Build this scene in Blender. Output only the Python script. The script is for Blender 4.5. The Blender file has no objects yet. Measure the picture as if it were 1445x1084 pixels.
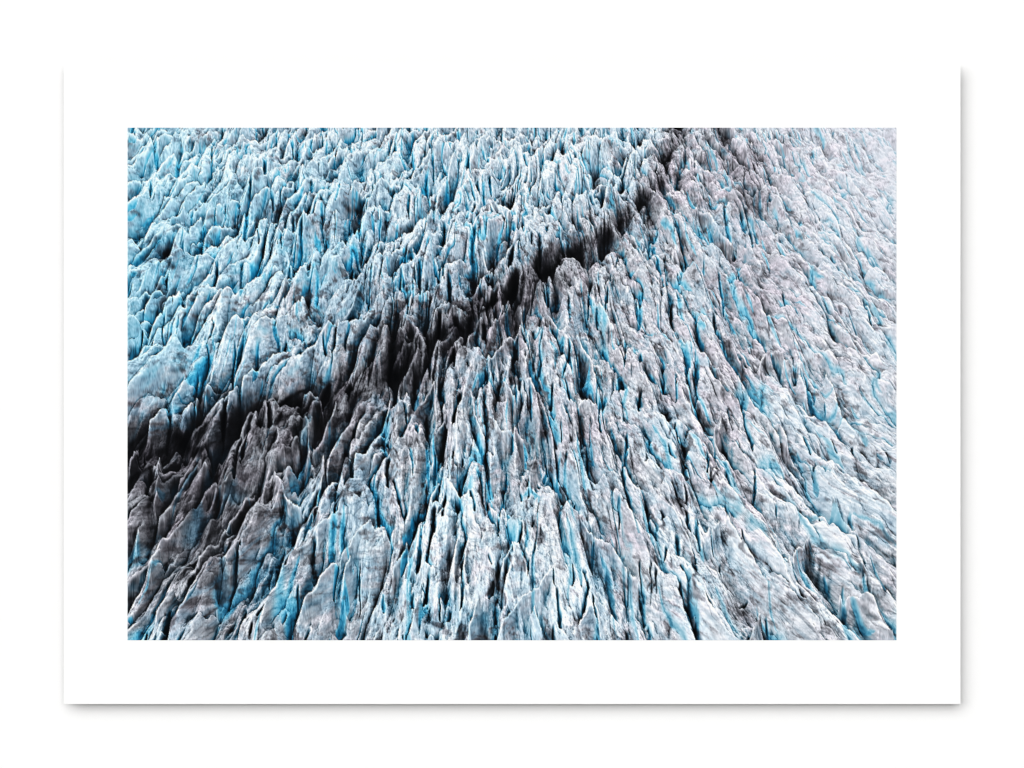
"""A white-bordered art print of a glacier, mounted on a white wall in daylight."""
import numpy as np, time
from concurrent.futures import ThreadPoolExecutor
PW, PH = 1084.0, 723.0
YH = 450.0; FOC = 1000.0; XC = 480.0
f32 = np.float32

# ---------------------------------------------------------------- noise
_r = np.random.RandomState(7)
_P = np.concatenate([_r.permutation(256)]*2).astype(np.int32)
_A = _r.rand(256)*2*np.pi
_GX = np.cos(_A).astype(f32); _GY = np.sin(_A).astype(f32)
_RV = _r.rand(256, 6).astype(f32)

def pn(x, y, seed=0):
    """gradient noise, about -1..1"""
    x = x.astype(f32)+f32(seed*17.37); y = y.astype(f32)+f32(seed*31.71)
    xf = np.floor(x); yf = np.floor(y)
    xi = xf.astype(np.int32) & 255; yi = yf.astype(np.int32) & 255
    x -= xf; y -= yf
    x1 = (xi+1) & 255
    a = _P[xi]; b = _P[x1]
    h00 = _P[a+yi]; h10 = _P[b+yi]
    yi = (yi+1) & 255
    h01 = _P[a+yi]; h11 = _P[b+yi]
    u = x*x*x*(x*(x*6-15)+10); v = y*y*y*(y*(y*6-15)+10)
    n0 = _GX[h00]*x+_GY[h00]*y; n1 = _GX[h10]*(x-1)+_GY[h10]*y
    n2 = _GX[h01]*x+_GY[h01]*(y-1); n3 = _GX[h11]*(x-1)+_GY[h11]*(y-1)
    n0 += u*(n1-n0); n2 += u*(n3-n2)
    return (n0+v*(n2-n0))*f32(1.5)

def fbm(x, y, seed, octs, gain=0.5, lac=2.03):
    s = 0; a = 1.0; t = 0
    for k in range(octs):
        s = s+f32(a)*pn(x*f32(lac**k), y*f32(lac**k), seed+k*3)
        t += a; a *= gain
    return s/f32(t)*f32(1.4)

def ridge(x, y, seed, sharp=1.0):
    n = np.abs(pn(x, y, seed))
    return f32(1)-np.minimum(n*f32(1.6), 1)**f32(sharp)

def sst(a, b, x):
    t = np.clip((x-a)/(b-a), 0, 1)
    return t*t*(3-2*t)

def worley(x, y, seed, jit=0.9):
    """nearest cell (random values, offset to its centre) and second distance"""
    x = x+f32(seed*13.1); y = y+f32(seed*7.7)
    xf = np.floor(x); yf = np.floor(y)
    d1 = np.full(x.shape, 9, f32); d2 = d1.copy()
    idx = np.zeros(x.shape, np.int32); ox = np.zeros(x.shape, f32); oy = ox.copy()
    for i in (-1, 0, 1):
        for j in (-1, 0, 1):
            h = _P[_P[(xf+i).astype(np.int32) & 255]+((yf+j).astype(np.int32) & 255)]
            dx = xf+f32(i)+f32(.5)+(_RV[h, 0]-f32(.5))*f32(jit)-x
            dy = yf+f32(j)+f32(.5)+(_RV[h, 1]-f32(.5))*f32(jit)-y
            d = dx*dx+dy*dy
            c = d < d1
            d2 = np.where(c, d1, np.minimum(d2, d))
            d1 = np.where(c, d, d1); idx = np.where(c, h, idx)
            ox = np.where(c, -dx, ox); oy = np.where(c, -dy, oy)
    return idx, ox, oy, np.sqrt(d1), np.sqrt(d2)

# ---------------------------------------------------------------- control maps (1 px grid with a border)
BX, BY = 20, 180
GW, GH = int(PW)+2*BX, int(PH)+2*BY
_gx, _gy = np.meshgrid(np.arange(GW)-BX, np.arange(GH)-BY)
_gx = _gx.astype(f32); _gy = _gy.astype(f32)

def stroke_map(strokes, prof=2.0):
    """strokes: (points, width, strength) -> max of strength * exp(-(d/w)^prof)"""
    m = np.zeros((GH, GW), f32)
    for pts, w, s in strokes:
        n = len(pts)
        ws = w if isinstance(w, (list, tuple)) else [w]*n
        for k in range(n-1):
            (x0, y0), (x1, y1) = pts[k], pts[k+1]
            R = 3*max(ws[k], ws[k+1])
            ax = max(0, int(min(x0, x1)-R+BX)); bx = min(GW, int(max(x0, x1)+R+BX)+1)
            ay = max(0, int(min(y0, y1)-R+BY)); by = min(GH, int(max(y0, y1)+R+BY)+1)
            if bx <= ax or by <= ay: continue
            X = _gx[ay:by, ax:bx]; Y = _gy[ay:by, ax:bx]
            dx, dy = x1-x0, y1-y0
            t = np.clip(((X-x0)*dx+(Y-y0)*dy)/max(dx*dx+dy*dy, 1e-6), 0, 1)
            d = np.hypot(X-x0-t*dx, Y-y0-t*dy)
            wt = ws[k]+(ws[k+1]-ws[k])*t
            v = s*np.exp(-(d/wt)**prof)
            m[ay:by, ax:bx] = np.maximum(m[ay:by, ax:bx], v)
    return m

def samp(m, x, y):
    x = np.clip(x+BX, 0, GW-1.001); y = np.clip(y+BY, 0, GH-1.001)
    xi = x.astype(np.int32); yi = y.astype(np.int32)
    fx = (x-xi).astype(f32); fy = (y-yi).astype(f32)
    a = m[yi, xi]; b = m[yi, xi+1]; c = m[yi+1, xi]; d = m[yi+1, xi+1]
    return (a+(b-a)*fx)*(1-fy)+(c+(d-c)*fx)*fy

def blobs(lst):
    m = np.zeros((GH, GW), f32)
    for x, y, rx, ry, s in lst:
        m += s*np.exp(-((_gx-x)/rx)**2-((_gy-y)/ry)**2)
    return m

MOR = [(784,-40),(778,0),(766,40),(746,80),(718,120),(676,155),(632,188),(560,222),(510,252),(420,312),(360,362),(260,400),(160,412),(90,450),(0,480),(-60,505)]

# signed side of the moraine: >0 below / right of it
def side_map():
    m = np.full((GH, GW), 1e9, f32); sg = np.zeros((GH, GW), f32)
    for k in range(len(MOR)-1):
        (x0, y0), (x1, y1) = MOR[k], MOR[k+1]
        dx, dy = x1-x0, y1-y0
        t = np.clip(((_gx-x0)*dx+(_gy-y0)*dy)/(dx*dx+dy*dy), 0, 1)
        d = np.hypot(_gx-x0-t*dx, _gy-y0-t*dy)
        s = np.sign(-(dx*(_gy-y0)-dy*(_gx-x0)))
        c = d < m
        m = np.where(c, d, m); sg = np.where(c, s, sg)
    return m*sg

# The crevasses and crests, read off the photograph in nine fields.
# kind (b blue slot, d dark slot, k black gap, w crest), width, then x,y points, in quarter pixels of the field.
FIELDS = [
(0, 0, """b20 310,190 270,330;b12 480,190 480,310;b10 735,20 745,90;b8 580,220 560,270;b10 920,130 940,230;b8 1100,110 1110,170;b8 1020,30 1010,80;b14 1220,40 1215,110;b20 145,400 135,490;b18 960,330 960,440;b18 780,300 780,410;k16 635,470 630,570;b10 330,560 325,610;b12 430,590 440,670;b10 500,530 495,590;b14 560,440 550,520;b20 700,450 660,600 640,650;b12 820,620 790,690;b12 940,620 955,700;d20 1040,400 1035,490;b14 1190,470 1185,560;b14 1320,600 1310,700;b12 1260,420 1250,520;b14 990,700 970,790 940,850;b8 740,750 745,800;b12 870,740 870,790;b12 840,640 810,720;d14 510,890 480,1000;b10 590,740 590,780;b12 1390,380 1395,450;k22 650,880 650,930;d26 380,30 400,70;d16 690,270 730,290;d20 800,430 830,480;d24 870,490 900,530;k40 200,720 270,790;d26 290,800 350,750;d40 190,940 220,1000;d26 880,900 930,960;k14 1290,460 1300,490;d24 1100,530 1135,590;d14 1270,860 1265,900;b26 150,120 160,220;b22 50,30 25,120;b26 200,580 140,600;b30 420,700 400,760;b36 0,930 20,1010;b16 290,560 260,620;w16 200,330 150,275 110,320 60,400;w14 600,210 660,260 690,300;w14 990,290 1030,340 1120,380;w16 880,560 870,650 930,790;w18 570,640 590,720 640,780;w16 640,680 720,790;w22 560,650 480,740 330,900 200,1060;w16 820,250 800,330 850,420;w16 430,130 470,180 520,260;w18 1170,650 1110,760 1080,900;w14 1090,330 1120,400;w16 1380,800 1290,950 1210,1070;w14 800,990 740,1060;w16 330,890 230,1040"""),
(360, 0, """b8 10,10 15,40;b8 405,5 430,50;b18 170,150 185,180;b12 165,210 180,310;b8 70,190 75,260;b16 720,100 740,100;b10 590,200 595,260;b10 780,180 800,250;b8 730,150 745,190;b8 840,260 838,300;b10 490,270 485,310;b8 435,280 445,330;b10 365,380 362,440;b18 250,340 260,450;b14 480,320 500,390;b10 835,360 830,430;b8 800,400 805,430;b14 430,560 475,645;b10 350,500 355,570;b10 570,450 590,520;b8 720,490 730,560;b10 1010,410 1010,500;b8 1090,260 1090,300;b10 155,530 150,600;b10 290,590 290,650;d16 350,640 335,780;b20 520,700 515,850;b12 715,650 718,720;b8 700,640 695,690;b26 1045,640 1090,770;b12 1000,650 1030,720;b8 840,720 843,760;k12 885,700 890,790;b8 770,660 800,700;d16 740,780 715,870;k14 50,480 40,560;b8 125,790 123,830;k12 160,780 165,870;b16 210,870 205,920;d18 375,920 365,1050;b10 340,860 335,920;k12 320,870 320,960;b10 505,900 470,960;k20 545,560 540,620;d14 520,520 470,570;d14 600,340 610,390;d8 840,320 830,350;d14 1140,400 1190,490;d22 920,900 930,1060;b10 1270,950 1260,1000;b8 1330,760 1310,830;d10 1435,960 1440,1040;b12 1380,350 1390,410;d10 270,250 285,330;b10 100,930 105,1000;k24 560,1040 640,980;k26 710,970 760,900;k20 870,800 900,860;w16 800,740 720,830 690,900;w14 520,530 500,620 540,660;w16 1300,560 1350,620 1440,640;w18 1010,740 1090,800 1150,900 1200,1000;w16 110,590 170,700 250,800;w18 200,340 150,430 190,500;w16 530,670 600,790 640,850;w18 690,450 760,520 880,560 930,650;w14 330,360 300,430;w16 1060,790 1030,850;w18 720,990 640,1070;w16 620,760 540,880"""),
(720, 0, """b16 485,505 525,610;b12 595,505 610,545;b16 580,545 615,605;b12 630,595 645,665;d10 197,475 212,545;b8 202,625 207,665;b14 85,640 90,655;b14 100,705 125,865;k12 150,725 160,875;b10 345,685 365,735;b8 368,805 363,835;d8 565,745 570,795;b8 520,885 520,925;b10 555,835 560,885;b14 455,865 485,1005;b14 1120,825 1190,885;b12 1310,625 1370,685;b10 890,515 920,505;b10 990,575 1010,605;b8 1090,765 1110,795;b14 820,965 850,1015;b10 1280,1035 1290,1075;d8 1140,400 1145,415;k12 945,880 955,905;d20 10,955 5,1065;d8 242,935 252,975;b10 150,885 160,935;d10 360,220 378,252;b12 262,382 282,412;b12 485,372 525,412;d8 1038,722 1042,745;d12 620,370 690,380;d14 850,95 880,115;w14 190,480 240,540 330,650 420,790;w14 330,460 420,480 530,600;w16 560,620 640,680 690,770;w16 850,880 930,970 1000,1060;w14 950,570 1080,680 1180,760;w14 1080,800 1200,900 1280,960"""),
(0, 230, """b30 0,10 10,120;d14 500,20 475,90;b16 270,140 265,190;k18 330,130 325,220;b16 400,100 385,170;b18 150,180 60,240;d12 5,330 100,260 180,210;d12 20,410 90,330;b14 720,30 700,110;k24 1040,0 1020,150;b8 1370,70 1370,120;b10 1320,240 1310,330;b10 1365,270 1360,340;k16 905,300 880,390;b14 1110,420 1125,460;b10 970,340 980,370;d10 1000,420 950,480;d10 1190,370 1150,450;d16 470,440 420,530 390,560;b12 610,440 600,590;b14 400,500 380,560;b20 0,880 20,940;b12 20,780 10,850;k20 440,560 400,680;d24 240,640 230,780;d12 380,610 370,690;d20 640,630 640,740 610,860;k16 560,700 530,860;k14 800,760 800,900;b10 790,650 780,690;k12 860,660 930,600 1010,560;k26 1140,540 1100,620;k20 1260,560 1250,620;k34 740,760 760,900;k26 860,700 840,760;k20 1080,700 1060,800;k16 960,830 990,960;b12 1300,800 1280,880;b14 1250,960 1240,1030;k40 560,900 480,1060;k60 300,830 340,890;k40 420,900 380,930;k24 130,1000 60,1060;k16 690,900 650,1040;k22 80,820 20,870;w22 300,230 200,330 100,420 20,540;w22 440,380 340,470 230,610 130,690;w18 590,270 500,380 440,560;w18 1120,180 1060,290;w18 600,620 500,760 400,930 300,1040;w14 710,830 620,960 560,1040;w14 520,930 440,1000;w12 810,690 830,760 800,880 740,930;w16 850,800 890,930;w16 1010,700 1030,900;w14 1180,640 1130,760 1050,880;w16 1280,760 1180,880 1130,1000;w18 420,60 330,130 240,230;w16 820,60 760,160 700,200;w16 910,270 980,420 940,470;w16 1200,240 1150,380 1080,460;w18 1380,120 1330,200;w18 1000,560 1080,580 1110,640;w16 700,200 630,330 560,420;w18 180,940 150,1060;w16 60,830 10,960"""),
(360, 230, """k30 80,130 60,320 40,450;d12 240,200 260,300;k14 380,30 370,120;k14 320,180 320,250;k22 570,200 590,330;d12 910,30 930,170;d10 1170,60 1160,130;k10 1160,180 1210,300;k14 1280,220 1270,290;d16 1370,200 1375,440;b12 1070,310 1110,400;d16 1050,380 1060,480;k16 1110,430 1095,590;b34 1250,560 1230,660;b12 1190,400 1220,470;k20 740,390 730,520;k22 660,520 640,720;d16 960,540 970,680;b10 830,560 845,650;k14 860,480 900,560;d16 575,510 545,620;k12 400,380 405,540;k22 190,480 180,620 150,700;k10 265,400 270,500;d16 440,700 400,830;k16 250,720 245,830;b12 205,800 190,890;k18 560,600 580,750 585,900 590,1060;b14 300,920 295,1040;k10 450,970 445,1030;k16 400,960 410,1060;b12 700,940 680,1050;b8 740,830 735,880;d10 760,640 800,820 830,920;b16 1000,830 985,980;d18 1040,880 1050,1060;b10 940,960 945,1060;d8 1010,740 1015,800;b10 1220,720 1240,850;b16 1375,830 1355,1000;d8 1210,470 1220,690;b16 120,700 130,820;k12 30,880 50,960;b10 1300,420 1310,450;k50 50,470 80,500;k30 420,200 450,230;k16 750,40 770,80;k20 500,150 480,240;w20 710,60 640,150 590,320;w16 780,210 640,330 580,430;w14 560,340 500,470;w14 450,270 380,330;w20 90,130 170,180 240,310;w14 200,340 120,460;w18 290,500 180,680 80,920;w18 480,510 420,650 410,900;w16 1100,240 1180,350 1220,500;w16 940,170 1000,220 1110,400;w18 1220,60 1300,180;w18 1060,620 1180,640 1250,710;w14 610,350 560,480;w16 350,720 280,820;w14 830,470 890,640;w16 680,510 740,560;w16 820,240 810,420;w20 50,580 20,700;w14 560,150 480,260;w14 300,330 280,480;w16 500,600 570,800;w16 620,740 680,770 790,760;w18 970,560 1040,700;w18 870,890 820,1000"""),
(720, 230, """b12 10,325 0,405;b8 127,60 127,75;k16 188,82 198,205;d14 426,214 441,325;b10 320,164 330,255;b18 225,315 284,405 274,466;b12 330,415 340,476;b14 10,588 10,690;d12 208,456 218,578;k16 588,385 588,466;k10 700,415 720,466;b14 882,395 892,436;b12 842,82 872,132;b14 933,405 973,527;b10 993,497 988,527;k12 1115,547 1146,660 1247,770;b8 1055,568 1060,598;d10 558,497 598,598 628,618;d14 578,628 608,750 650,852;b20 750,700 745,730;k14 507,670 527,750;b16 933,790 973,862;b14 1105,700 1125,760 1166,811;b12 1105,821 1125,852;b8 436,872 431,933;b10 395,963 390,1044;d16 497,973 527,1075;b10 659,953 664,1075;b16 993,933 1014,1044;b12 1176,953 1206,993;k30 274,811 264,1024;k14 162,690 182,811;d12 203,740 233,913;k14 1400,913 1420,963;b10 1278,102 1318,213;b8 456,953 456,993;d10 102,963 132,1075;b14 243,1014 284,1075;d8 41,943 46,1014;d10 1206,852 1216,892;k14 510,290 520,320;k12 520,140 530,165;k12 650,120 660,140;d12 1060,330 1075,345;w16 560,470 640,600 720,680 800,780;w16 820,340 910,370 940,500;w16 1060,430 1110,540 1180,700 1290,790 1340,860;w16 210,260 330,330 450,430;w14 180,350 220,470 290,640;w16 720,670 800,700 840,770;w16 470,640 430,750;w16 370,210 450,380;w14 10,470 80,560;w18 700,330 780,300 900,350"""),
(0, 460, """k22 140,180 120,300;k20 0,200 60,110;b12 10,290 40,240;d14 310,130 250,200;b14 230,380 170,470;b10 0,440 20,400;k40 340,330 400,290;k36 520,250 500,400 460,490;d12 440,80 430,150;k20 640,0 600,200;k12 680,50 640,150;k18 60,590 20,640;k20 230,600 210,640;d16 640,560 610,700 570,780;k30 510,760 530,860;k20 430,930 500,870;b10 370,740 350,790;b10 320,840 290,880;b10 0,890 50,870;d12 110,900 100,1040;k18 250,900 210,1010;d14 680,820 640,960 600,1050;k16 700,1000 695,1040;b14 780,910 730,970;b8 760,780 750,820;b12 940,570 910,620;b12 1070,460 1040,490;k24 1060,580 1050,700;k14 980,420 1060,330;b18 1280,150 1270,280 1230,330;k18 1220,210 1180,300;k10 1190,380 1180,420;d16 1420,250 1420,390;b12 1210,610 1170,770;b20 1250,740 1190,850;d6 1320,600 1310,760;b18 1290,900 1280,1050;b20 1440,900 1400,1040;d12 1030,960 1010,1010;b12 900,900 880,960;k14 860,680 830,760;b12 970,800 960,850;d24 1040,100 930,190;b12 1000,210 960,240;k20 1240,0 1220,150;b6 820,590 810,650;b12 730,660 690,740;b10 590,460 560,490;k26 450,20 520,60;w18 420,30 300,170 180,290;w16 160,80 90,130 20,250;w16 100,340 50,420;w22 430,200 330,330 200,470 80,590 0,660;w14 640,50 560,150 430,190;w16 720,190 590,360 500,480 400,600;w18 640,540 480,620 380,760 250,960;w16 820,120 760,220;w16 1240,250 1080,440 920,620;w18 1380,380 1200,560 1000,830;w18 880,670 800,850 760,960;w16 270,740 170,860;w16 170,90 150,260;w18 830,120 900,220 980,260;w18 1260,560 1230,700;w16 190,520 120,620;w14 1110,0 1090,180"""),
(360, 460, """b10 300,20 295,110;k14 245,180 240,330;k20 40,100 30,240;d16 60,220 110,330;b12 180,300 150,380 120,420;b10 200,310 190,350;d22 290,370 260,560 280,640;d12 350,340 345,440;b16 130,540 110,610;d20 210,520 200,590;d22 260,650 250,740 220,850;d14 460,590 450,770 445,860;b14 500,310 520,430;k20 550,180 570,350;k16 590,40 590,330;d12 690,50 670,230 660,300;d12 640,330 650,470;d14 830,60 820,190;b10 780,130 785,180;d14 945,40 955,140;k16 1000,190 1000,360;b8 1095,160 1090,230;b14 1360,30 1370,220 1410,350;b10 1330,310 1340,370;d12 1310,430 1360,490;k18 790,470 770,540 810,660;b8 820,660 818,760;k20 650,650 680,790;k16 660,760 690,850;d10 640,900 650,1040;b8 1075,640 1078,780;d18 1145,680 1140,850 1110,970;b14 990,800 1010,980;b14 970,960 975,1040;b8 1190,490 1185,570;b18 1260,590 1290,740 1330,800;d12 1190,780 1210,900;d26 1380,860 1370,1050;b10 1210,980 1210,1050;b8 1385,660 1385,720;k24 640,820 630,850;k30 440,960 430,1040;k20 250,950 300,980;b12 120,880 120,980;b12 160,840 150,880;b14 380,820 365,880;d12 330,760 315,900;b12 0,660 10,740;b12 180,700 170,760;k16 590,790 630,720;b6 840,960 845,1050;b6 965,720 968,780;b8 600,640 612,670;w16 340,140 450,220 500,320 550,470;w14 610,450 560,500;w14 740,480 680,570;w14 740,480 790,600 820,680;w18 1080,360 1150,380 1330,500 1440,640;w16 1000,620 880,740 760,820 680,920;w18 870,260 1000,330 1060,460;w16 320,130 270,250;w18 430,450 400,650;w16 220,720 180,850;w16 1180,840 1120,960;w16 860,840 900,960;w16 130,440 60,560;w16 540,760 500,900"""),
(720, 460, """b18 41,294 61,425 101,476;b10 127,294 128,310;k12 132,365 142,405;b24 223,507 218,598;b14 162,547 152,628;b18 335,345 330,446 345,527;b8 415,466 431,527;b6 466,558 471,598;d14 264,355 294,456;k20 203,223 243,335;k10 264,223 274,304;k14 314,588 324,770;b26 248,700 294,892 324,933;b18 324,943 345,1044;b12 385,933 436,1044;b10 415,902 436,953;b20 61,862 101,1014 112,1044;b10 233,811 243,872;k10 71,650 71,770;d14 10,608 41,811;k16 101,710 112,780;k34 182,920 185,970;k14 588,446 608,497 669,568 750,680 842,760;b8 487,294 547,405;d14 659,61 659,172 690,223;b8 598,132 608,193;d14 497,41 547,172;b10 395,61 400,162;k16 446,91 415,193;k30 264,20 264,101;k12 101,30 132,162;b12 172,20 213,81;b18 243,101 284,162;b16 680,670 750,760;b12 720,832 730,943 760,1044;k14 913,801 943,842;b12 983,882 1014,923;d18 1156,720 1166,842 1206,973;b14 1206,1014 1247,1055;b30 1196,335 1237,456 1257,507;k18 1237,568 1278,690;b10 1308,476 1318,527;b8 1369,507 1384,568;b8 1055,598 1090,670;d10 983,233 1024,365;d14 1004,20 1055,101 1095,152;b8 780,243 785,260;k14 910,320 918,345;k12 923,213 953,243;b10 1349,325 1460,446;k16 1385,770 1395,800;k14 1295,745 1305,765;k14 595,885 605,900;k12 880,540 890,560;d12 570,770 610,730;d10 618,960 630,1000;b10 1170,30 1185,55;w16 497,325 659,568 730,690 913,811 1024,943;w16 476,152 628,325;w18 1095,172 1196,325 1237,476 1268,640;w16 1146,700 1318,811 1440,943;w16 122,233 243,365 314,568;w16 254,710 436,892;w16 850,560 870,640;w16 690,830 640,980;w14 960,410 880,560;w16 460,360 400,400"""),
]
def read_fields(kinds, wk, shift=0.0, taper=True):
    out = []
    for ox, oy, txt in FIELDS:
        for e in txt.split(';'):
            p = e.split()
            if p[0][0] not in kinds: continue
            pts = [(ox+float(a.split(',')[0])/4.014, oy+float(a.split(',')[1])/4.014) for a in p[1:]]
            w = float(p[0][1:])/4.014*wk
            # one more point in each leg, bent a little, and pointed ends
            q = [pts[0]]
            for a, b in zip(pts, pts[1:]):
                k = ((a[0]*7.3+b[1]*3.1) % 1-.5)*.16
                q += [((a[0]+b[0])/2+(b[1]-a[1])*k, (a[1]+b[1])/2-(b[0]-a[0])*k), b]
            q = [(x, y+shift*(y+YH)/(PH+YH)) for x, y in q]
            n = len(q)
            ws = [w*(.35+.65*np.sin(np.pi*(i+.35)/(n-.3))**.7) for i in range(n)]
            out.append((q, ws, 1.0))
    return out
M_SIDE = side_map()
M_DARK = stroke_map([(MOR, [16,16,15,16,17,18,19,20,23,26,25,24,25,27,28,28], 1.0)], 1.35)
BASE = 28.0                                   # crevasse floors stand about this high
M_CB = stroke_map(read_fields('b', .62, BASE), 2.0)
M_CD = stroke_map(read_fields('d', .66, BASE), 2.0)
M_CK = stroke_map(read_fields('k', .72, BASE), 2.0)
M_CW = stroke_map(read_fields('w', 1.2, 54.0), 1.15)
M_DIRT = blobs([(60,510,110,60,.5),(110,580,90,90,.45),(40,640,60,60,.2),(385,300,70,55,.45),(565,205,50,40,.4),(150,480,60,60,.3),(215,560,60,120,.15),
                (640,450,60,60,.2),(250,450,70,50,.3),(700,560,60,60,.15),(330,470,70,50,.15),(540,330,90,70,.15),
  (100,15,22,18,.5),(170,65,25,15,.4),(205,115,25,18,.35),(220,130,30,20,.35),(55,180,35,20,.6),(45,240,35,22,.5),(225,230,25,20,.4),(275,140,25,18,.35),(320,115,20,15,.3),(150,90,40,12,.35),(330,215,25,25,.35),(250,275,30,20,.4),(85,265,40,15,.3),
  (880,50,25,15,.3),(890,95,14,9,.4),(930,25,14,9,.5),(860,370,20,25,.3),(790,510,20,15,.4),(960,480,15,20,.35),(700,640,25,20,.4),(870,680,25,20,.4),(120,640,40,60,.3)])
M_DIRT += stroke_map([(MOR, [26,30,32,36,40,46,50,56,64,72,72,70,70,74,78,78], .34)], 1.6)
M_DIRT += stroke_map([([(828,-10),(842,30),(868,70),(876,115)], [11,17,24,20], .6), ([(1000,-5),(1040,60)], [10,16], .15), ([(700,20),(660,110),(600,180)], [20,24,26], .15)], 1.5)
M_WARM = blobs([(840,60,90,50,.9),(760,330,90,120,.4),(950,250,90,90,.5),(870,230,60,60,.6),(620,440,60,60,.5),(700,570,50,60,.5),(900,520,70,50,.5),(830,450,50,40,.6),(770,90,30,40,.6),(960,60,70,60,.4),(820,350,70,40,.5),(560,270,80,60,.4),(80,520,90,70,.5),(560,660,60,30,.4),(170,40,50,20,.2)])
M_CYAN = blobs([(40,40,110,80,.8),(10,230,70,90,1.0),(120,120,130,80,.6),(250,190,110,70,.5),(60,300,100,90,.6),(250,640,120,60,.5),(470,560,150,90,.35),(330,60,140,60,.35),(460,690,180,50,.45),(680,480,80,80,.3),(820,640,80,60,.3),(690,60,60,70,.15)])
M_LIT = blobs([(80,50,120,70,.22),(560,40,260,60,.12),(440,570,70,60,.16),(600,640,120,60,.12),(880,600,200,130,.10),(1000,300,120,150,.04),(1040,60,120,120,.15),(150,250,140,70,.10),(380,280,90,60,-.18),(90,540,90,70,-.05),(60,600,60,60,.05),(860,180,120,140,-.09),(700,480,70,90,-.05),(560,250,60,50,-.12),(320,200,60,60,-.05),(260,400,200,40,-.12)])

def coords(x, y0):
    s = (y0+YH)/(YH+PH)
    u = (x-XC)*np.exp((PH-y0)/f32(560)).astype(f32)
    v = (FOC/s).astype(f32)
    return s.astype(f32), u.astype(f32), v

def lens(x, y, seed, w, L, keep):
    """lens shaped slots, one per cell: 1 on the slot's axis, 0 outside"""
    x = x+f32(seed*13.1); y = y+f32(seed*7.7)
    xf = np.floor(x); yf = np.floor(y)
    m = np.zeros(x.shape, f32)
    for i in (-1, 0, 1):
        for j in (-1, 0, 1):
            h = _P[_P[(xf+i).astype(np.int32) & 255]+((yf+j).astype(np.int32) & 255)]
            dx = x-xf-f32(i)-_RV[h, 0]; dy = y-yf-f32(j)-_RV[h, 1]
            l = f32(L)*(f32(.45)+f32(.75)*_RV[h, 3]); ww = f32(w)*(f32(.5)+_RV[h, 4])
            dx = dx+(_RV[h, 5]-f32(.5))*f32(.35)*dy
            e = 1-(dy/l)**2
            v = np.clip(1-np.abs(dx)/(ww*np.maximum(e, f32(.02))), 0, 1)*(e > 0)*(_RV[h, 2] < keep)
            m = np.maximum(m, v)
    return m

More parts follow.
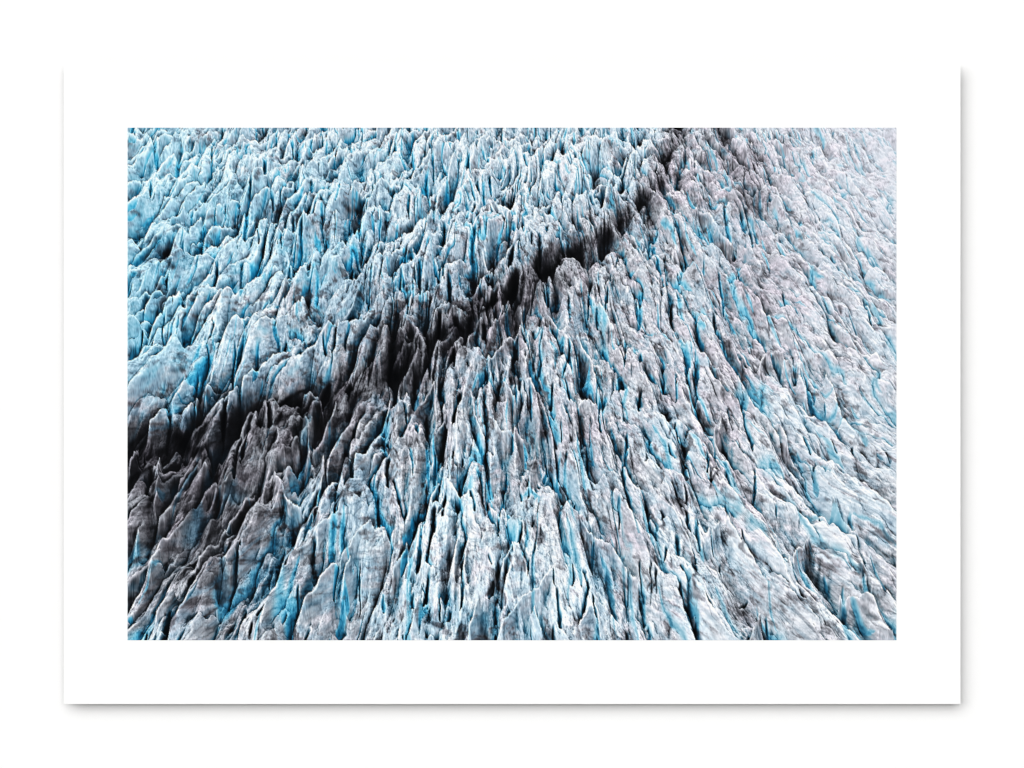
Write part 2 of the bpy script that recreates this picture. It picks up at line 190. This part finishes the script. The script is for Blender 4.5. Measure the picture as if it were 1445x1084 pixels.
def terrain(x, y0):
    s, u, v = coords(x, y0)
    side = samp(M_SIDE, x, y0)
    low = sst(-25, 45, side)
    far = sst(330, -40, y0)*sst(60, 420, side)        # flat hazy upper right
    calm = sst(150, 520, side)                        # right hand slope: broad low ridges
    wu = (u+28*pn(u/170, v/240, 1)+17*pn(u/80, v/105, 68)+9*pn(u/45, v/60, 2))*f32(.84)
    wv = (v+34*pn(u/110, v/170, 3)+14*pn(u/50, v/70, 69))*f32(.92)
    # ---- long fins below the moraine
    i1, ox, oy, d1, d2 = worley(wu/92+0.3*pn(u/60, v/110, 31), wv/330, 4)
    sail = (_RV[i1, 4]-.5)*26+ox*(_RV[i1, 2]-.5)*62+oy*(_RV[i1, 3]-.3)*60
    edge = sst(0, .30, d2-d1)
    sail = sail*sst(0, .22, d2-d1)
    big = fbm(u/170, v/330, 30, 2)
    r1 = ridge(wu/104, wv/440, 5, .95)
    r2 = ridge(wu/46, wv/230, 6, .9)
    r3 = ridge(wu/17, wv/80, 7, 1.1)
    c = np.abs(pn(wu/74+.12*pn(u/26, v/30, 74), wv/330, 8)); cm = sst(-.5, .1, pn(u/110, v/200, 9))
    cut = sst(.10, .0, c)*cm*.8
    bil = np.minimum(c*2.3, 1)**f32(.62); c2 = np.abs(pn(wu/36+.12*pn(u/20, v/24, 75), wv/150, 76))
    bil2 = np.minimum(c2*2.3, 1)**f32(.7)
    rough = fbm(u/30, v/52, 33, 3, .55)
    hl = 30*big+26*r1+1.25*sail+9*edge+12*r2*(.35+r1)+5*r3+11*rough+50*bil*cm*(1-.5*calm)+16*bil2*(1-.3*calm)-38+20*calm
    sl1 = lens(wu/44, wv/150, 61, .13, .42, .62)
    sl2 = lens(wu/27, wv/80, 62, .13, .40, .40)
    hl = hl-(1-.45*calm)*(8*sst(0, .8, sl1)*sst(-.2, .2, big)+5*sst(0, .8, sl2)*sst(.2, -.2, big))
    # ---- serac field above
    wu2 = u+52*pn(u/230, v/210, 78)+24*pn(u/100, v/110, 12)+9*pn(u/38, v/42, 13)
    wv2 = v+24*pn(u/100, v/110, 14)+9*pn(u/38, v/42, 15)
    i2, ox, oy, e1, e2 = worley((wu2-.4*wv2)/125, wv2/190, 16)
    sail2 = (_RV[i2, 4]-.5)*40+ox*(_RV[i2, 2]-.5)*64+oy*(_RV[i2, 3]-.2)*64
    edge2 = sst(0, .32, e2-e1)
    sail2 = sail2*sst(0, .24, e2-e1)
    q1 = ridge((wu2-.4*wv2)/130, wv2/230, 17, 1.0); q2 = ridge((wu2-.2*wv2)/58, wv2/110, 18, .95); q3 = ridge(wu2/19, wv2/42, 19, 1.1)
    bigu = fbm(u/280, v/240, 20, 2)
    rough2 = fbm(u/34, v/40, 34, 3, .55)
    wave = ridge((u-.75*v)/210+.35*pn(u/140, v/140, 35), (v+.75*u)/420, 36, 1.0)
    hu = 24*bigu+66*wave+36*q1+1.15*sail2+12*edge2+12*q2*(.35+q1)+3*q3+10*rough2-20
    kb = np.abs(pn((wu2-.3*wv2)/72, wv2/190, 77)); hu = hu+30*np.minimum(kb*2.3, 1)**f32(.62)-18
    k = np.abs(pn(wu2/66, wv2/170, 21)); km = sst(-.1, .35, pn(u/110, v/120, 22))
    cutu = sst(.14, 0, k)*km
    su1 = lens(wu2/46, wv2/110, 63, .14, .40, .62)
    su2 = lens(wu2/27, wv2/60, 64, .14, .40, .45)
    hu = hu-15*cutu-9*sst(0, .8, su1)-7*sst(0, .8, su2)*sst(.2, -.2, bigu)
    h = hl*low+hu*(1-low)
    h = h*(1-.24*calm)*(1-.45*far)+40*calm*(ridge((wu+.1*wv)/120, wv/300, 67, .9)-.6)*(1-.6*far)+calm*10*fbm(u/42, v/46, 66, 3, .55)
    h = h-22*np.exp(-((side+6)/(30+18*s))**2)*s
    jx = x+3.0*s*pn(u/22, v/30, 71)+1.5*s*pn(u/9, v/12, 72); jy = y0+4.0*s*pn(u/22, v/30, 73)
    cb = samp(M_CB, jx, jy); cd = samp(M_CD, jx, jy); ck = samp(M_CK, jx, jy); cw = samp(M_CW, jx, jy)
    h = h+(58-h)*.6*cw+8*cw*(1-.35*calm)
    cc = np.maximum(cb, np.maximum(cd, ck))
    sk = 1-.3*calm
    h = h-(h+2)*.28*cc*sk-sk*(10*cb+12*cd+5*ck)
    mk = samp(M_DARK, x, y0-26*s)
    h = h-30*ck*mk+mk*(10*r2+8*r1-9)*low
    fine = fbm(u/13, v/20, 25, 5, .6)
    h = h+6.4*fine*(1-.3*far)*(.35+.55*s)
    slot = .6*(np.maximum(cut, np.maximum(sl1, sl2))*low+np.maximum(cutu, np.maximum(su1, su2))*(1-low))
    slot = np.maximum(slot, np.maximum(cb, .5*cd))
    return h.astype(f32), slot.astype(f32), low.astype(f32), far.astype(f32)

RT = np.array([0, .15, .3, .45, .6, .8, 1.0, 1.2])
CB = np.array([(2,7,12),(4,38,62),(14,116,168),(64,180,222),(134,210,234),(184,223,238),(224,241,248),(252,255,255)])/255
CM = np.array([(2,6,11),(18,36,50),(56,82,102),(104,132,153),(148,174,194),(192,211,225),(228,238,246),(253,255,255)])/255
CD = np.array([(3,4,6),(24,25,29),(60,61,67),(96,98,105),(132,136,144),(180,184,193),(222,226,234),(250,252,254)])/255
def ink(x, y0, h, sky, nx, nv, cr, low, far):
    """display colours (0..1) of the printed photograph"""
    s, u, v = coords(x, y0)
    z = v+h
    ay = y0-h*s
    wx = x+16*s*pn(u/40, z/50, 41)+6*s*pn(u/14, z/18, 42)
    wy = ay+16*s*pn(u/40, z/50, 43)+6*s*pn(u/14, z/18, 44)
    smudge0 = fbm(u/40+h/60, z/46, 65, 4, .6)
    dark0 = samp(M_DARK, wx, wy+10*s)
    dark = dark0*sst(-1.5, -.2, .9*smudge0+.45*pn(u/60, z/70, 64)-.1)
    dz = samp(M_DIRT, wx, wy); wz = samp(M_WARM, wx, wy); cz = samp(M_CYAN, x, ay); lz = samp(M_LIT, x, ay)
    dz = dz+.55*sst(24, -8, h)*(1-low)*(1-.6*cz)
    lay = v*.35+h*1.1+u*.25+26*pn(u/70, z/90, 45)
    fol = fbm(lay/9, (u-.6*z)/60, 46, 3)
    fol2 = pn(lay/3.2, (u-.6*z)/26, 47)
    streak = fbm((u+.5*h)/5, z/34, 48, 3)
    spot = fbm(u/15, z/22, 49, 4, .65)
    patch = fbm(u/110, z/150, 50, 3)
    grit = fbm(u/5, z/7, 57, 3, .7)
    smudge = fbm(u/24+h/50, z/30, 58, 5, .68)
    sh = 1.06*sky**f32(1.22)*(1-.26*nx+.12*nv)
    t = (sh-.035)*1.86
    t = np.where(t > .6, .6+.46*(1-np.exp(-(t-.6)/.46)), t)
    t = t*(1+.10*fol+.05*fol2+.13*streak+.20*spot+.18*grit)+.05*fol
    crack = sst(.09, .0, np.abs(fbm(u/26+h/40, z/34, 51, 3)))*sst(-.1, .4, pn(u/60, z/60, 52))
    crack2 = sst(.12, .0, np.abs(fbm(u/70-z/90, z/12+h/8, 53, 3)))*sst(0, .4, pn(u/50, z/60, 54))
    crack3 = sst(.14, .0, np.abs(fbm(lay/13, (u-.5*z)/80, 59, 3)))*sst(-.05, .4, pn(u/45, z/60, 60))
    t = t*(1-.22*crack)*(1-.20*crack2)*(1-.22*crack3)
    stain = sst(.12, .62, .95*smudge+.7*samp(M_CK, wx, ay+26*s)+.35*fol+.35*pn(u/40, z/60, 55)+.3*dz)
    t = t*(1-.30*stain)
    dirt = sst(-.6, .5, .5*spot+.6*patch+.3*fol-.2+.35*low+.25*far+.5*stain+.5*wz+.7*dz-.35*cz-.22)
    dirt = np.clip(dirt*(1-.6*sst(.05, .5, cr)*(1-.6*dark))+dark*1.0, 0, 1)
    bl = sst(-.05, .6, pn(u/34, z/44, 61)+.5*pn(u/15, z/20, 62)+1.0*cz-.5-.35*low)
    side = samp(M_SIDE, x, y0); calm = sst(150, 520, side)
    bl = np.maximum(bl*(.50-.40*low), sst(.02, .35, cr))
    bl = np.maximum(bl, (.9-.15*low)*sst(.52, .26, sky)*sst(-.35, .25, pn(u/50, z/70, 63)+.3*cz-.2*wz))
    bl = bl*(1-.14*low)*(1-.35*calm)*(1-.85*np.clip(dark*1.3, 0, 1))*(1-.85*np.clip(1.5*dz, 0, 1))*(1-.75*stain)
    gap = samp(M_CK, x+.25*(wx-x), ay+BASE*s); top = samp(M_CW, x+.25*(wx-x), ay+54*s)
    t = t*(1-gap*(.28+.5*np.minimum(1, 1.4*dark0)))+.09*top*top*(1-.5*far)
    ca = sst(.08, .7, cr)
    t = t+(np.minimum(.15+.44*t, .62)-t)*ca*(1-.7*dark)
    rel = np.clip((h-18)/40, 0, 1)
    t = t*(1-(.58-.42*rel)*dark)*(1-.45*dark0*sst(.75, .35, sky))*(1-.3*np.clip(dz, 0, 1)*sst(.7, .35, sky))*(1-.30*np.clip(dz, 0, 1))*(1+lz)
    t = np.clip(t, 0, 1.2)
    out = np.empty(x.shape+(3,), f32)
    warm = np.clip(.2+.8*pn(u/35, z/50, 56)+.7*wz, 0, 1)*dirt*(1-bl)
    for c in range(3):
        a = np.interp(t, RT, CM[:, c]); b = np.interp(t, RT, CD[:, c]); e = np.interp(t, RT, CB[:, c])
        a = a*(1+np.clip(cz, 0, 1)*(-.11, .005, .03)[c])
        a = a+(b-a)*dirt*(1-.3*np.clip(cz, 0, 1))
        out[..., c] = (a+(e-a)*bl)*(1+warm*(.024, -.026, -.010)[c])
    hz = far*.52+.10*sst(650, 1000, x)*sst(600, 200, y0)
    H = np.array((212, 217, 232))/255
    out = out+(H-out)*hz[..., None]
    return out

def make_picture(nx, ny, step=.5):
    t0 = time.time()
    X = ((np.arange(nx)+.5)*PW/nx).astype(f32)
    Y = np.arange(PH+170, -60, -step).astype(f32)
    nr = len(Y)
    H = np.empty((nr, nx), f32); CR = H.copy(); LO = H.copy(); FA = H.copy()
    ch = [(a, min(nr, a+48)) for a in range(0, nr, 48)]
    def f(ab):
        a, b = ab
        xx, yy = np.meshgrid(X, Y[a:b])
        H[a:b], CR[a:b], LO[a:b], FA[a:b] = terrain(xx, yy)
    with ThreadPoolExecutor(4) as ex: list(ex.map(f, ch))
    print('terrain', time.time()-t0)
    S = ((Y+YH)/(YH+PH)).astype(f32)[:, None]
    D = FOC/S
    dxp = PW/nx
    # sky visibility by horizon search
    sky = np.zeros_like(H); 
    dirs = [(1,0),(-1,0),(0,1),(0,-1),(1,1),(-1,1),(1,-1),(-1,-1)]
    steps = [1.5, 3, 6, 12, 24, 48]
    def hz(d):
        m = np.zeros_like(H)
        for st in steps:
            cx = int(round(d[0]*st/dxp*(.7 if d[1] else 1)))
            cy = int(round(d[1]*st*.6/step))
            Hs = np.roll(np.roll(H, -cy, 0), -cx, 1)
            # world distance
            ddx = cx*dxp/S
            Ys = np.clip(np.arange(nr)+cy, 0, nr-1)
            ddz = D[Ys]-D
            dist = np.sqrt(ddx*ddx+ddz*ddz)+1e-3
            sl = (Hs-H)/dist
            if cy > 0: sl[-cy:] = 0
            if cy < 0: sl[:-cy] = 0
            if cx > 0: sl[:, -cx:] = 0
            if cx < 0: sl[:, :-cx] = 0
            np.maximum(m, sl, out=m)
        return 1-m/np.sqrt(1+m*m)
    with ThreadPoolExecutor(4) as ex:
        for r in ex.map(hz, dirs): sky += r/8
    print('sky', time.time()-t0)
    # slopes for a soft bias of the overcast light
    gy, gx = np.gradient(H)
    gx = gx*S/dxp
    gz = gy/np.gradient(D, axis=0)
    nn = 1/np.sqrt(1+gx*gx+gz*gz)
    NX = -gx*nn; NZ = -gz*nn
    C = np.empty((nr, nx, 3), f32)
    def g(ab):
        a, b = ab
        xx, yy = np.meshgrid(X, Y[a:b])
        C[a:b] = ink(xx, yy, H[a:b], sky[a:b], NX[a:b], NZ[a:b], CR[a:b], LO[a:b], FA[a:b])
    with ThreadPoolExecutor(4) as ex: list(ex.map(g, ch))
    print('ink', time.time()-t0)
    # project: front-to-back, first surface met per picture row
    ys = Y[:, None]-H*S
    cm = np.minimum.accumulate(ys, 0)
    rows = (np.arange(ny)+.5)*PH/ny
    out = np.empty((ny, nx, 3), f32)
    for j in range(nx):
        col = -cm[:, j]
        i = np.searchsorted(col, -rows)
        i = np.clip(i, 1, nr-1)
        a = ys[i-1, j]; b = ys[i, j]
        w = np.clip((a-rows)/np.maximum(a-b, 1e-4), 0, 1)[:, None]
        out[:, j] = C[i-1, j]*(1-w)+C[i, j]*w
    def blur(p, r):
        k = np.exp(-(np.arange(-3*r, 3*r+1)/r)**2/2); k /= k.sum()
        q = np.zeros_like(p); pp = np.pad(p, ((3*r, 3*r), (0, 0), (0, 0)), 'edge')
        for i, w in enumerate(k): q += f32(w)*pp[i:i+p.shape[0]]
        p = q; q = np.zeros_like(p); pp = np.pad(p, ((0, 0), (3*r, 3*r), (0, 0)), 'edge')
        for i, w in enumerate(k): q += f32(w)*pp[:, i:i+p.shape[1]]
        return q
    k = nx/PW
    out = np.clip(out, 0, 1.1)
    lum = out.mean(2, keepdims=True)
    out = out*(1+.30*(lum-blur(lum, int(9*k)))/np.maximum(lum, .15))
    lum = out.mean(2, keepdims=True)
    out = out*(1+.36*(lum-blur(lum, max(1, int(1.3*k))))/np.maximum(lum, .2))
    print('proj', time.time()-t0)
    return out

# measured so that the paper just reaches white, as in the photograph
INK = .795                       # albedo of unprinted, coated picture area
SHX, SHY = .24, .21
SUN_E, SUN_A, SKY_E, EXPO = 4.9, 82, .05, -.07

# =====================================================================================
# THE PLACE: a white wall in daylight with one art print mounted just off it
# =====================================================================================
import bpy, bmesh, math
PX = 0.0008                      # metres per photograph pixel
CZ = 1.55                        # height of the print's centre
GAP = 0.0145                     # clear space between the wall and the back of the print
BOARD = 0.0022                   # thickness of the paper together with its added backing
sc = bpy.context.scene
col = sc.collection

def X_(px): return (px-722.5)*PX
def Z_(py): return CZ+(542.0-py)*PX

def mat(name, base, rough=.75, spec=.15):
    m = bpy.data.materials.new(name); m.use_nodes = True
    b = m.node_tree.nodes['Principled BSDF']
    b.inputs['Base Color'].default_value = (*base, 1)
    b.inputs['Roughness'].default_value = rough
    b.inputs['Specular IOR Level'].default_value = spec
    return m, b

def surface(name, base, scale, amount, rough, bump):
    """a plain surface with a little grain in its colour and relief"""
    m, b = mat(name, base, rough)
    nt = m.node_tree; N = nt.nodes; L = nt.links
    tc = N.new('ShaderNodeTexCoord'); no = N.new('ShaderNodeTexNoise')
    no.inputs['Scale'].default_value = scale; no.inputs['Detail'].default_value = 6
    rp = N.new('ShaderNodeValToRGB')
    rp.color_ramp.elements[0].color = (*[c*(1-amount) for c in base], 1)
    rp.color_ramp.elements[1].color = (*[min(1, c*(1+amount)) for c in base], 1)
    bp = N.new('ShaderNodeBump'); bp.inputs['Strength'].default_value = bump; bp.inputs['Distance'].default_value = .001
    L.new(tc.outputs['Object'], no.inputs['Vector']); L.new(no.outputs['Fac'], rp.inputs['Fac'])
    L.new(rp.outputs['Color'], b.inputs['Base Color'])
    L.new(no.outputs['Fac'], bp.inputs['Height']); L.new(bp.outputs['Normal'], b.inputs['Normal'])
    return m

def box(name, lo, hi, m, parent=None, bevel=0):
    bm = bmesh.new()
    bmesh.ops.create_cube(bm, size=1)
    for v in bm.verts:
        for i in range(3): v.co[i] = lo[i] if v.co[i] < 0 else hi[i]
    if bevel: bmesh.ops.bevel(bm, geom=bm.edges[:], offset=bevel, segments=2, affect='EDGES')
    me = bpy.data.meshes.new(name); bm.to_mesh(me); bm.free()
    me.materials.append(m)
    o = bpy.data.objects.new(name, me); col.objects.link(o)
    if parent:
        o.parent = parent; o.location = -parent.location
    return o

# ---- setting
wall = box('wall', (-4, 0, 0), (4, .2, 4), surface('white_plaster', (.82, .82, .82), 60, .01, .9, .05))
wall['kind'] = 'structure'
ground = box('ground', (-60, -60, -.3), (60, 12, -.004), surface('grey_paving', (.22, .22, .215), 3, .12, .9, .3))
ground['kind'] = 'structure'

# ---- the print
root = bpy.data.objects.new('art_print', None); col.objects.link(root)
root.location = (0, -GAP, Z_(993.5))
root['label'] = 'wide white-bordered print of a blue glacier, mounted on the white wall'
root['category'] = 'art print'
box('added_dark_backing', (X_(91.5), -GAP-BOARD+.0008, Z_(992.3)), (X_(1354), -GAP, Z_(91.3)), mat('dark_card', (.05, .048, .045), .9)[0], root)  # unseen dark board, added to cut bounce light and deepen the print's shadow
paper = box('paper_sheet', (X_(90.5), -GAP-BOARD, Z_(993.3)), (X_(1355), -GAP-BOARD+.0008, Z_(90.3)),
            surface('matt_paper', (.82, .82, .82), 900, .006, .85, .03), root, .0002)
for x0 in (470, 975-60):
    box('mounting_block', (X_(x0), -GAP, Z_(600)), (X_(x0+60), 0, Z_(480)), mat('pale_wood', (.5, .42, .32))[0], root)

# The printed picture: a flat sheet of ink. It is a photograph of a glacier, so its tones are
# ink colours on the paper and belong to the print itself; the room's light falls on it as on any paper.
NX, NY = 1152, 768
ink_rgb = np.clip(make_picture(2*NX, 2*NY, .45), 0, 1)
ink_rgb = ink_rgb.reshape(NY, 2, NX, 2, 3).mean((1, 3))
lin = np.where(ink_rgb <= .04045, ink_rgb/12.92, ((ink_rgb+.055)/1.055)**2.4)*INK
gx, gz = np.meshgrid(np.linspace(X_(180.3), X_(1264.6), NX), np.linspace(Z_(180.6), Z_(903.2), NY))
co = np.empty((NX*NY, 3), np.float32)
co[:, 0] = gx.ravel(); co[:, 1] = 0; co[:, 2] = gz.ravel()-root.location.z
me = bpy.data.meshes.new('printed_picture')
i = np.arange((NX-1)*(NY-1)); r, c = i//(NX-1), i % (NX-1); a = r*NX+c
quads = np.stack([a, a+NX, a+NX+1, a+1], 1).astype(np.int32)
me.vertices.add(len(co)); me.vertices.foreach_set('co', co.ravel())
me.loops.add(quads.size); me.loops.foreach_set('vertex_index', quads.ravel())
me.polygons.add(len(quads)); me.polygons.foreach_set('loop_start', np.arange(0, quads.size, 4, dtype=np.int32))
me.update(calc_edges=True)
at = me.color_attributes.new('ink', 'FLOAT_COLOR', 'POINT')
rgba = np.ones((NX*NY, 4), np.float32); rgba[:, :3] = lin.reshape(-1, 3)
at.data.foreach_set('color', rgba.ravel())
m, b = mat('printed_ink', (.5, .5, .5), .85, .03)
vc = m.node_tree.nodes.new('ShaderNodeVertexColor'); vc.layer_name = 'ink'
m.node_tree.links.new(vc.outputs['Color'], b.inputs['Base Color'])
me.materials.append(m)
pic = bpy.data.objects.new('printed_picture', me); col.objects.link(pic)
pic.parent = root; pic.location = (0, -BOARD-.0004, 0)

# ---- daylight: bright overcast, the sun a wide soft patch up to the left
d = (SHX, 1.0, -SHY)             # the way the light travels
elev = math.atan2(-d[2], math.hypot(d[0], d[1])); az = math.atan2(-d[0], -d[1])
sun = bpy.data.lights.new('sun', 'SUN'); sun.energy = SUN_E; sun.angle = math.radians(SUN_A); sun.color = (1, .998, .994)
so = bpy.data.objects.new('sun', sun); col.objects.link(so)
from mathutils import Vector
so.rotation_euler = Vector(d).to_track_quat('-Z', 'Y').to_euler(); so.location = (-2, -6, 4)
w = bpy.data.worlds.new('World'); sc.world = w; w.use_nodes = True
N = w.node_tree.nodes; L = w.node_tree.links
sky = N.new('ShaderNodeTexSky'); sky.sky_type = 'NISHITA'; sky.sun_disc = False
sky.sun_elevation = elev; sky.sun_rotation = az
hs = N.new('ShaderNodeHueSaturation'); hs.inputs['Saturation'].default_value = .06   # cloud: nearly no blue
L.new(sky.outputs['Color'], hs.inputs['Color']); L.new(hs.outputs['Color'], N['Background'].inputs['Color'])
N['Background'].inputs['Strength'].default_value = SKY_E

cam = bpy.data.cameras.new('camera'); cam.sensor_width = 36; cam.clip_end = 500
D = 3.0
cam.lens = 36*(D-GAP)/(1445*PX)
co_ = bpy.data.objects.new('camera', cam); col.objects.link(co_)
co_.location = (0, -D, CZ); co_.rotation_euler = (math.radians(90), 0, 0)
sc.camera = co_
sc.view_settings.view_transform = 'Standard'; sc.view_settings.look = 'None'
sc.view_settings.exposure = EXPO; sc.view_settings.gamma = 1
sc.cycles.filter_width = 1.1     # a crisp lens
